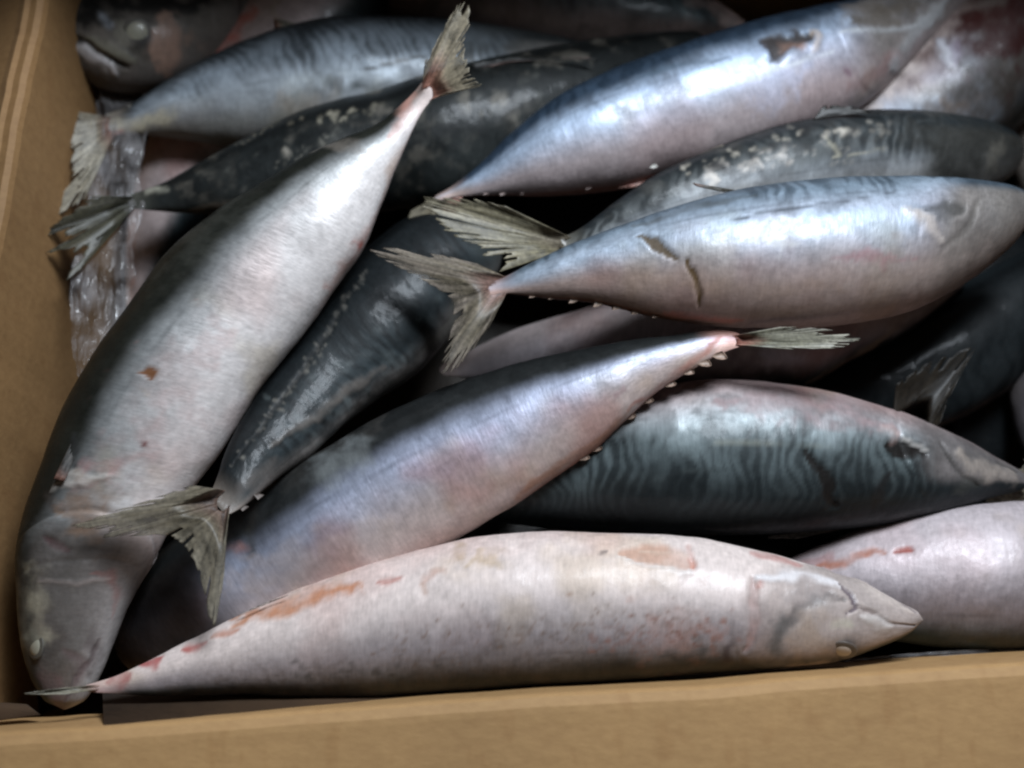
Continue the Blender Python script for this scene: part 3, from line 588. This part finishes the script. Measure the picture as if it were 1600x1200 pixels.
# ---- bright fish upper right
f = fish('bright blue silver fish, upper right, with a torn dark patch behind its gills',
    [(1530,-75,1540,-50),(1495,-70,1535,-12),(1440,-45,1500,22),(1390,-22,1452,70),(1330,5,1405,118),(1255,24,1335,170),(1165,47,1245,210),(1080,72,1150,240),(1000,100,1060,268),(930,130,985,287),(860,166,905,297),(800,212,840,302),(752,256,782,303),(722,280,738,306),(698,296,708,308),(676,308,682,314)],
    [.076,.084,.090,.092,.094,.094], 6, vb=.36, seed=41, ns=34, stripe=.55, pink=.25, back=np.array([.014,.024,.038]), backl=np.array([.045,.07,.105]), flank=np.array([.37,.45,.57]), belly=np.array([.40,.335,.335]), metal=1.0, stock=(.50,.36,.30), red=.9, head=.30, headc=(.20,.18,.165), ratio=.8, gk=.15,
    marks=[([(1195,78),(1225,68),(1268,55)],11,(.030,.022,.018),.95,-.0010,.4,1.0,1),([(1225,72),(1250,74)],6.5,(.30,.17,.12),.7),([(1268,50),(1280,60),(1268,82)],5,(.40,.32,.26),.8,.0006),([(1316,30),(1352,22),(1400,28)],20,(.15,.13,.115),.7),
           ([(1310,52),(1360,48),(1410,44),(1440,38)],3.2,(.48,.50,.52),.7,.0003),([(1396,112),(1420,66),(1446,30),(1480,-6)],9,(.36,.37,.38),.8,.0006,.5),([(1330,40),(1380,20),(1430,4)],16,(.085,.07,.055),.8),([(1415,92),(1450,50)],8,(.30,.24,.24),.6),([(1320,112),(1325,116)],4,(.12,.05,.08),.7),([(1320,140),(1372,112),(1408,84)],11,(.22,.12,.11),.5),([(1130,125),(1200,130),(1240,122)],26,(.46,.50,.66),.35),([(1210,110),(1300,80)],3,(.60,.62,.64),.6),
           ([(960,140),(1020,112),(1090,96),(1140,92)],2.5,(.05,.08,.11),.55),([(1020,282),(975,290)],5,(.42,.13,.10),.85)])
finlets(f,[(926,290),(892,292),(858,294),(824,297),(792,299),(766,299),(742,297)],.094,w=15,h=-12,col=(.42,.33,.30))
fin(f,'tail_fin',[(700,292,640,330),(702,298,632,352),(706,306,634,380),(712,310,648,398),(718,314,672,402),(724,314,690,392),(726,312,722,332)],.090,n=44,m=22,seed=43,ragged=.10,col=(.22,.19,.13),base=(.40,.17,.15),pale=(.32,.29,.22),alpha=.95,z1=.086)
fin(f,'anal_fin',[(1030,276,1004,290),(1012,281,985,294),(990,286,965,294)],.093,n=14,m=8,seed=44,col=(.45,.20,.16))

# ---- striped fish just below it
f = fish('dark fish with tan flecks on its back and a small raised black fin',
    [(1600,225,1602,240),(1575,208,1580,275),(1530,192,1530,300),(1450,180,1450,312),(1370,176,1370,322),(1290,183,1290,332),(1200,204,1210,340),(1120,232,1135,352),(1050,260,1075,362),(990,295,1010,372),(940,330,955,382),(900,360,912,394),(872,374,878,398)],
    [.072,.086,.098,.104,.108], 22, vb=.46, seed=47, ns=30, stripe=.7, mottle=.25, pink=.1, ratio=.72, backl=np.array([.13,.14,.14]), flank=np.array([.26,.28,.30]), belly=np.array([.30,.29,.28]), head=.26, headc=(.035,.034,.030), gk=.2, metal=.6, red=0, stock=(.16,.15,.12),  # head colour lowered so this end fades into painted shade
    marks=dots([(1110,272),(1160,258),(1230,240)],34,8,3.6,(.52,.47,.42),.85,1)+dots([(1290,212),(1340,205),(1380,203)],22,7,3.4,(.46,.42,.36),.8,2)+dots([(1060,270),(1130,240),(1260,205)],24,7,3,(.34,.31,.26),.7,3)+dots([(1220,225),(1300,240),(1400,225)],20,14,3,(.30,.28,.25),.6,4)
          +[([(1290,212),(1310,240),(1300,250)],3,(.40,.37,.28),.6,0,.5,2),([(1325,244),(1380,234)],1.8,(.30,.28,.22),.7)]
          +dots([(1100,250),(1200,225),(1300,205),(1400,200)],40,12,7,(.02,.02,.02),.8,5)
          +[([(1553,262),(1560,232)],9,(.13,.12,.10),.8),([(1010,262),(1050,244),(1130,226)],2.5,(.30,.26,.20),.6,.0004),([(1430,200),(1500,220),(1500,280)],36,(.022,.022,.02),.9)])  # last wide mark paints more shade over the head
fin(f,'dorsal_fin',[(1270,188,1284,168),(1290,184,1288,164),(1315,180,1330,165),(1345,178,1350,172),(1372,176,1382,180)],.106,n=24,m=12,seed=48,col=(.010,.009,.007),base=(.01,.009,.007),pale=(.018,.016,.012),alpha=.97,ragged=.05,notch=.0)
fin(f,'pectoral_fin',[(1082,286,1154,298),(1084,288,1148,300),(1088,291,1130,300)],.124,n=8,m=14,seed=49,col=(.04,.035,.025),pale=(.08,.07,.05),ragged=.02,notch=0)
fin(f,'tail_fin',[(882,372,790,322),(876,374,735,308),(870,378,672,306),(866,380,650,304),(862,384,652,318),(862,388,672,342),(862,390,690,362),(864,392,716,376),(866,394,745,382),(868,396,752,402),(872,398,786,392),(876,399,780,425)],.113,n=74,m=26,seed=50,ragged=.13,notch=.55,col=(.20,.175,.105),base=(.15,.12,.09),pale=(.46,.41,.32),alpha=.80,z1=.120)
finlets(f,[(880,380),(905,384),(1022,262)],.113,w=8,h=7,col=(.5,.48,.44))

# ---- dark backed fish between the diagonal ones
f = fish('blue black fish seen from its back, between the two large diagonal pale fish',
    [(766,308,790,332),(738,318,786,366),(692,328,782,418),(642,345,754,460),(600,370,728,495),(560,402,692,535),(520,445,650,580),(480,500,600,615),(440,555,548,655),(402,612,494,702),(372,665,444,736),(352,710,408,768),(338,750,380,792),(326,776,354,806)],
    [.070,.078,.082,.088,.100,.117], 35, vb=.62, seed=53, ns=30, stripe=.8, pink=.05, ratio=.68, back=np.array([.009,.011,.012]), backl=np.array([.036,.046,.050]), flank=np.array([.075,.075,.075]), belly=np.array([.16,.145,.135]), gill=False, head=.16, headc=(.03,.035,.035), metal=.2, stock=(.20,.16,.13), red=0, bumpy=1.1,
    marks=dots([(578,420),(540,470),(500,540),(455,605),(410,665),(365,730)],80,4,2.4,(.16,.15,.13),.8,21)+dots([(690,470),(640,520),(560,600),(450,700)],60,30,8,(.012,.015,.016),.7,22)+dots([(690,470),(640,520),(560,600),(450,700)],50,34,5,(.10,.115,.115),.5,23)+[([(575,425),(540,470),(500,540),(455,605),(410,665),(365,730)],2.5,(.03,.03,.03),.7,-.0004,.6,2.0),
           ([(640,500),(620,480),(650,460)],30,(.012,.014,.015),.7),([(420,700),(480,660),(560,600),(600,575)],5,(.15,.13,.115),.65,.0004),([(380,770),(420,730)],9,(.12,.105,.095),.6),
           ([(700,440),(706,500),(690,540)],5,(.16,.16,.14),.6,0,.6,2.5),([(560,640),(620,600),(680,560)],14,(.035,.030,.026),.8)])
fin(f,'tail_fin',[(345,770,300,758),(338,776,215,786),(330,784,150,808),(326,790,100,824),(324,796,130,826),(324,802,170,830),(324,806,150,842),(324,812,195,838),(326,818,262,838),(330,822,284,850),(334,822,304,880),(338,822,318,925),(342,820,328,980),(346,818,336,985),(350,814,350,905),(356,806,352,850)],.124,n=88,m=26,seed=54,ragged=.08,notch=.35,col=(.15,.125,.085),base=(.15,.085,.07),pale=(.34,.30,.23),alpha=.80,z1=.120,curl=.002)
finlets(f,[(404,772),(380,790)],.112,w=10,h=8,col=(.26,.22,.2))

# ---- centre diagonal fish
f = fish('violet silver fish lying diagonally through the centre with serrated belly edge',
    [(180,1015,190,1040),(190,950,240,1060),(225,890,300,1060),(275,845,375,1040),(335,805,445,1015),(395,770,505,975),(455,733,560,940),(520,697,620,900),(590,657,685,860),(660,625,750,820),(740,594,820,775),(810,571,873,738),(880,553,926,701),(950,539,972,660),(1010,530,1022,615),(1060,523,1068,585),(1100,517,1112,560),(1130,516,1146,545),(1158,520,1166,540)],
    [.050,.070,.086,.094,.100,.110,.118], 8, vb=.37, seed=59, dk=.4, ns=30, stripe=.35, pink=.85, ratio=.74, back=np.array([.010,.011,.011]), backl=np.array([.026,.028,.028]), flank=np.array([.39,.42,.53]), belly=np.array([.53,.43,.40]), metal=1.0, red=.9, head=.21, headc=(.035,.030,.028), stock=(.48,.24,.19), gk=0,  # head coloured near black; the shadow lying on it is painted in
    marks=[([(400,760),(455,728),(520,690),(590,655)],24,(.035,.033,.030),.7),([(388,868),(396,790)],7,(.03,.028,.024),.8,0,.5,1.0),([(360,860),(372,858)],9,(.30,.12,.08),.6),([(505,740),(560,700)],20,(.28,.30,.30),.4),
           ([(1130,530),(1085,560),(1040,598),(985,640)],5,(.40,.17,.13),.75),([(985,642),(930,692),(860,738),(805,775)],5,(.42,.20,.11),.6),([(960,615),(975,606)],4,(.22,.10,.11),.5),([(370,900),(480,880),(600,820)],26,(.40,.30,.24),.35)])
finlets(f,[(910,718),(930,704),(983,654),(1010,629),(1045,603),(1073,584),(1100,571),(1124,560)],[.102,.102,.106,.108,.111,.113,.115,.117],w=15,h=11,col=(.36,.25,.19))
fin(f,'tail_fin',[(1156,518,1218,511),(1160,520,1262,510),(1163,523,1300,515),(1166,527,1332,522),(1168,530,1350,530),(1168,533,1335,534),(1168,536,1322,544),(1166,540,1240,546)],.121,n=34,m=28,seed=61,ragged=.07,notch=.3,col=(.19,.18,.125),base=(.42,.12,.09),pale=(.50,.47,.40),alpha=.93,z1=.124,basew=.2)

# ---- large silvery fish, right
f = fish('large silvery fish on the right with a brown cut across its flank',
    [(1608,318,1607,340),(1601,306,1598,362),(1580,296,1568,396),(1530,288,1506,444),(1450,283,1430,482),(1350,283,1350,499),(1250,290,1250,507),(1160,303,1160,506),(1080,320,1085,500),(1000,345,1005,488),(920,372,928,473),(860,398,862,464),(815,420,812,459),(790,432,788,458),(762,440,760,462)],
    [.104,.114,.118,.120,.120,.120], [0,0,2,4,4,6,6], vb=.29, seed=65, ns=36, wig=.4, stripe=.55, pink=.45, ratio=.76, back=np.array([.035,.050,.065]), backl=np.array([.22,.28,.34]), flank=np.array([.36,.42,.50]), belly=np.array([.35,.265,.235]), metal=.95, red=.9, head=.23, headc=(.20,.175,.155), stock=(.38,.22,.18), vbh=.2, gk=.15,
    marks=[([(1000,366),(1030,384),(1060,404)],5.5,(.085,.055,.025),.92,-.0006,.4,1.2,1),([(1075,408),(1084,430),(1094,455),(1094,480)],4.5,(.085,.050,.02),.95,-.0007,.4,1.0,1),
           ([(1120,350),(1200,332),(1290,318),(1400,300)],1.7,(.045,.05,.06),.75,-.0002),([(1415,325),(1450,345),(1465,372)],9,(.44,.38,.34),.8,.0006),([(1450,322),(1480,330),(1500,318)],12,(.05,.048,.045),.75,-.0006),
           ([(1305,410),(1350,405),(1420,402)],9,(.28,.12,.13),.6,0,.7,2.0),([(1470,390),(1520,350),(1530,310)],4,(.10,.09,.08),.5,-.0006),([(1060,445),(1180,452),(1330,450)],10,(.30,.21,.16),.4),
           ([(1175,362),(1240,356),(1300,352)],9,(.16,.19,.22),.4,0,.7,3.5,1),([(1100,374),(1160,372),(1240,385)],7,(.60,.60,.58),.45,0,.7,3,1),([(1040,488),(1110,500),(1160,502)],5,(.45,.17,.13),.75),
           ([(990,352),(1090,322),(1180,308)],3.5,(.05,.05,.045),.6),([(1360,425),(1440,440),(1520,400)],34,(.33,.27,.24),.45)])
fin(f,'tail_fin',[(792,430,745,412),(780,434,690,398),(768,438,610,386),(762,440,572,388),(758,444,590,402),(754,448,625,420),(750,450,660,438),(746,454,698,462),(748,458,708,474),(752,460,706,510),(756,462,690,560),(760,464,680,588),(768,464,705,585),(778,462,728,560),(790,460,760,520)],.123,n=88,m=28,seed=67,ragged=.07,notch=.35,col=(.15,.125,.085),base=(.23,.11,.09),pale=(.42,.35,.30),alpha=.80,z1=.118,curl=.001)
finlets(f,[(1030,493),(998,488),(968,481),(938,476),(900,470),(868,464),(838,461)],.119,w=15,h=-11,col=(.36,.26,.20))

# ---- large pale fish on the left, head down
f = fish('large pale fish lying head down along the left, tail raised at top centre',
    [(88,1108,112,1110),(68,1092,136,1090),(46,1050,158,1052),(34,1005,174,1010),(28,930,205,938),(32,850,240,872),(58,750,290,778),(98,650,345,702),(148,560,400,614),(205,480,450,547),(262,402,496,485),(332,340,536,428),(408,290,568,383),(478,246,590,330),(538,216,606,288),(585,196,625,246),(617,173,643,205),(645,146,664,168),(664,122,686,146)],
    [.082,.090,.098,.106,.112,.122,.134], [8,8,6,4,6,6,6,8], vb=.38, seed=71, dk=.35, ns=28, stripe=.4, pink=.45, ratio=.72, NS=340, back=np.array([.010,.011,.009]), backl=np.array([.022,.023,.018]), flank=np.array([.40,.41,.41]), belly=np.array([.76,.71,.69]), metal=.95, red=.55, head=.25, headc=(.125,.108,.098), stock=(.50,.36,.31), mottle=.08, vbh=.13, gk=.6,
    marks=[([(222,583),(234,582),(232,592)],8,(.15,.055,.015),.95,-.0004,.3,.9),([(222,612),(230,620)],4,(.40,.32,.22),.5),([(223,693),(226,694)],4.5,(.09,.02,.02),.95,0,.3,.5),
           ([(330,510),(300,580),(255,640),(210,690),(170,740)],26,(.40,.20,.18),.38,0,.9,2.2,1),([(150,705),(190,725),(165,745)],16,(.36,.17,.16),.40,0,.9,2),
           ([(85,755),(110,742),(140,750),(172,742)],6,(.46,.42,.38),.8,.0008,.5,1.8,1),([(105,775),(140,790),(165,790),(120,830)],24,(.20,.12,.075),.85,-.0004,.9,1.6,1),([(78,768),(82,790)],7,(.05,.04,.035),.7),
           ([(116,680),(120,735)],4,(.03,.03,.03),.8),([(72,840),(92,855),(110,862)],5,(.10,.04,.045),.7,-.0006),([(150,900),(172,896),(185,920),(180,960)],5,(.36,.13,.11),.55,0,.7,1.5),([(60,905),(120,912),(175,905)],3,(.42,.34,.31),.5,.0004),
           ([(60,930),(62,985)],26,(.36,.33,.25),.8),([(48,1000),(56,1012)],9,(.44,.42,.32),.9,.0004),([(30,880),(38,960),(52,1050)],13,(.05,.048,.042),.8),([(100,940),(135,985),(120,1010)],20,(.15,.14,.13),.6),([(160,1000),(120,1060),(104,1095)],4,(.09,.06,.06),.6,-.0005),([(80,1060),(100,1100)],12,(.16,.09,.09),.6),([(66,1030),(90,1022)],13,(.06,.055,.05),.7,0,1.0),([(145,985),(150,1020),(138,1060)],9,(.07,.05,.05),.5,-.0004),([(105,1015),(128,1040),(120,1075)],7,(.14,.09,.09),.5,-.0003),
           ([(590,330),(560,400),(515,460)],9,(.44,.15,.09),.65,0,.8,1.3),([(640,215),(620,270),(600,320)],9,(.38,.22,.13),.55),([(560,385),(568,400)],7,(.50,.10,.07),.8),([(650,150),(625,185),(608,212)],7,(.45,.22,.17),.6),
           ([(450,225),(560,226),(575,235)],8,(.16,.14,.12),.6),([(250,420),(330,360),(400,310)],16,(.045,.045,.038),.55,0,.8,2)])
eye(f,54,1010,.0050,rl=.75,rise=-.0008)
fin(f,'tail_fin',[(664,128,664,96),(664,126,690,50),(666,124,708,16),(670,122,722,-4),(674,122,734,6),(678,122,738,30),(682,122,726,58),(686,124,728,84),(690,128,734,104),(692,132,738,118),(692,138,754,128),(692,144,757,134),(688,150,730,138),(684,152,700,144)],.138,n=80,m=26,seed=73,ragged=.13,notch=.25,col=(.25,.21,.145),base=(.40,.15,.11),pale=(.40,.35,.26),alpha=.78,z1=.146,ridge=.00025,basew=.35)
finlets(f,[(576,214),(598,198),(618,182)],.124,w=15,h=-9,col=(.34,.27,.23))
fin(f,'pectoral_fin',[(84,748,116,680),(92,750,122,684),(100,752,124,700)],.118,n=10,m=12,seed=75,col=(.06,.055,.05),pale=(.14,.13,.12))

# ---- front fish
f = fish('whole pale pink fish lying belly up along the front carton wall',
    [(1444,962,1440,976),(1434,956,1424,988),(1412,943,1395,1004),(1370,920,1352,1022),(1310,896,1300,1036),(1230,872,1225,1042),(1150,853,1145,1050),(1060,841,1055,1057),(960,835,955,1064),(860,834,855,1070),(780,838,775,1076),(700,849,695,1082),(620,868,617,1086),(540,895,540,1088),(450,930,450,1088),(370,965,372,1086),(300,1000,305,1086),(235,1033,240,1086),(185,1055,188,1084),(150,1066,152,1082),(128,1072,130,1080)],
    [.100,.100,.098,.097,.096,.096,.100,.103], 202, vb=.34, seed=77, ns=40, stripe=.3, speck=.4, dk=.12, pink=.35, NS=340, NR=130, ratio=.78, back=np.array([.03,.03,.028]), backl=np.array([.08,.07,.06]), flank=np.array([.29,.255,.262]), belly=np.array([.66,.56,.52]), metal=.3, red=.0, head=.215, headc=(.36,.30,.275), stock=(.46,.30,.28), vbh=.16, gk=.12,
    marks=[([(360,972),(400,960),(460,945),(520,925),(560,916)],9,(.44,.17,.07),.85,-.0003,.6,1.0),([(590,912),(606,908),(628,902)],4,(.36,.08,.05),.9,-.0004,.4,.8),([(330,1000),(352,990),(372,982)],4.5,(.42,.16,.09),.8),([(285,1022),(300,1016),(318,1008)],6,(.40,.07,.055),.85),([(222,1042),(236,1040),(250,1036)],8,(.38,.065,.06),.85),([(165,1068),(185,1064),(200,1058)],8,(.30,.06,.06),.75),
           ([(716,862),(722,864)],9,(.36,.24,.12),.65,0,.7,1.5),([(738,878),(770,868),(786,876),(760,862)],8,(.42,.30,.17),.6,0,.7,2.2),([(668,905),(690,890)],6,(.46,.25,.18),.55,0,.7,1.6),([(660,910),(664,925)],4,(.45,.27,.19),.5),
           ([(975,862),(1010,866),(1050,874),(1080,878)],13,(.48,.27,.19),.72,-.0009,.3,.6,1),([(965,872),(1010,882),(1060,892),(1088,892)],3,(.70,.64,.60),.8,.0006),([(1075,856),(1084,884)],4.5,(.50,.22,.17),.7,-.0004),([(1000,860),(1075,868)],2,(.55,.42,.33),.6),
           ([(1172,864),(1210,872),(1250,884)],4,(.38,.14,.12),.65),([(1190,910),(1186,918)],6,(.42,.14,.10),.7),([(1172,905),(1180,930),(1176,975),(1165,1020)],6,(.36,.23,.21),.6,-.0009,.5,.8),([(1180,905),(1230,898),(1290,908),(1310,915)],6,(.70,.66,.66),.92,.0006),
           ([(1310,912),(1330,930),(1338,948),(1322,962)],3.2,(.07,.05,.07),.75,-.0010,.4,.8),([(1340,948),(1365,956),(1390,975),(1428,978)],2.4,(.16,.12,.11),.8,-.0012,.4,.4),([(1302,892),(1350,905),(1390,928),(1432,958)],2.4,(.11,.08,.09),.75,-.0009,.4,.6),
           ([(1330,905),(1370,922),(1420,960)],7,(.62,.53,.47),.5,.0004),([(1345,962),(1370,970),(1395,985)],8,(.60,.56,.53),.6,.0006),([(1225,985),(1255,950),(1310,928)],12,(.17,.145,.135),.92,-.0005,.7,1.2),([(1300,975),(1325,975)],5,(.45,.42,.33),.6),
           ([(1262,1000),(1282,1012)],26,(.36,.28,.23),.92),([(1225,935),(1260,925),(1290,930)],16,(.36,.30,.28),.92),([(1205,1005),(1222,975)],13,(.12,.11,.105),.92),([(1318,1016),(1320,1016)],19,(.075,.065,.06),.8,0,.8),([(1010,985),(1060,982),(1120,985)],26,(.40,.20,.15),.38,0,.9,1.8,1),([(1030,1030),(1080,1040),(1130,1030)],10,(.05,.05,.05),.7,0,.7,2),([(1143,1015),(1140,1035)],8,(.05,.035,.035),.85),
           ([(890,927),(892,928)],3,(.30,.18,.12),.7),([(938,866),(946,864)],2.4,(.12,.10,.10),.8)]
          +dots([(600,1015),(760,1000),(900,985),(1100,975)],230,20,2.0,(.15,.09,.06),.75,31)+dots([(440,1050),(600,1045),(760,1045),(950,1035)],70,9,3.8,(.05,.045,.04),.7,32)+dots([(930,1000),(1040,990),(1130,985)],90,16,2.8,(.20,.08,.05),.75,33))
eye(f,1318,1016,.0052,lens=EYE_LENS_GREY,rl=.66,rise=-.0002,ring=simple_mat('grey_eye_ring',(.11,.095,.085),.5,.1))
fin(f,'tail_fin',[(150,1068,80,1077),(148,1071,55,1081),(146,1074,30,1084),(146,1077,50,1085),(148,1080,100,1085)],.106,n=14,m=26,seed=79,ragged=.02,notch=0,col=(.20,.18,.13),base=(.40,.25,.22),pale=(.48,.46,.38),alpha=.95,z1=.112,curl=.001)
fin(f,'anal_fin',[(400,950,372,962),(430,938,400,948),(450,930,430,936)],.108,n=14,m=7,seed=80,col=(.55,.45,.40),pale=(.6,.55,.5),ragged=.02,notch=0)

# ---------------------------------------------------------------- clear plastic film tucked along the left wall
def film(name, quadpts, n, m, label, seed, amp=.0035):
    q = crom([list(a[:4]) for a in quadpts], n); zz = np.interp(np.linspace(0, 1, n), np.linspace(0, 1, len(quadpts)), [a[4] for a in quadpts])
    v = np.linspace(0, 1, m); s = np.linspace(0, 1, n)
    px = q[:, 0][:, None] * (1 - v) + q[:, 2][:, None] * v; py = q[:, 1][:, None] * (1 - v) + q[:, 3][:, None] * v
    Sg, Vg = np.meshgrid(s, v, indexing='ij')
    cr = np.abs(fbm(Sg * 5 + 2 * Vg, Vg * 5, 0, seed, 4) - .5) * 2
    fine = np.abs(fbm(Sg * 24, Vg * 14, 0, seed + 5, 3) - .5) * 2
    z = zz[:, None] + amp * (cr * 2.2 - .6) + amp * .22 * fine
    V = P(px + (fbm(Sg * 9, Vg * 2, 0, seed + 9) - .5) * 26, py, z)
    me = mesh_obj(name, V.reshape(-1, 3), grid_faces(n, m), FILM)
    tag(me, label, 'plastic film'); return me
film('plastic_film', [(140,120,210,120,.070),(150,190,225,190,.078),(140,260,225,255,.082),(132,340,215,335,.084),(118,420,205,415,.086),(110,500,200,490,.090),(112,560,165,545,.092),(122,592,140,585,.094)],
     160, 50, 'crinkled clear plastic film between the carton side and the large pale fish', 5)
film('plastic_film', [(900,1052,905,1076,.082),(1000,1046,1000,1066,.083),(1100,1040,1100,1060,.083),(1250,1036,1250,1054,.083),(1400,1022,1400,1044,.080),(1600,1010,1600,1030,.076)],
     120, 24, 'strip of clear plastic film in the dark gap behind the front carton wall', 8, amp=.0016)
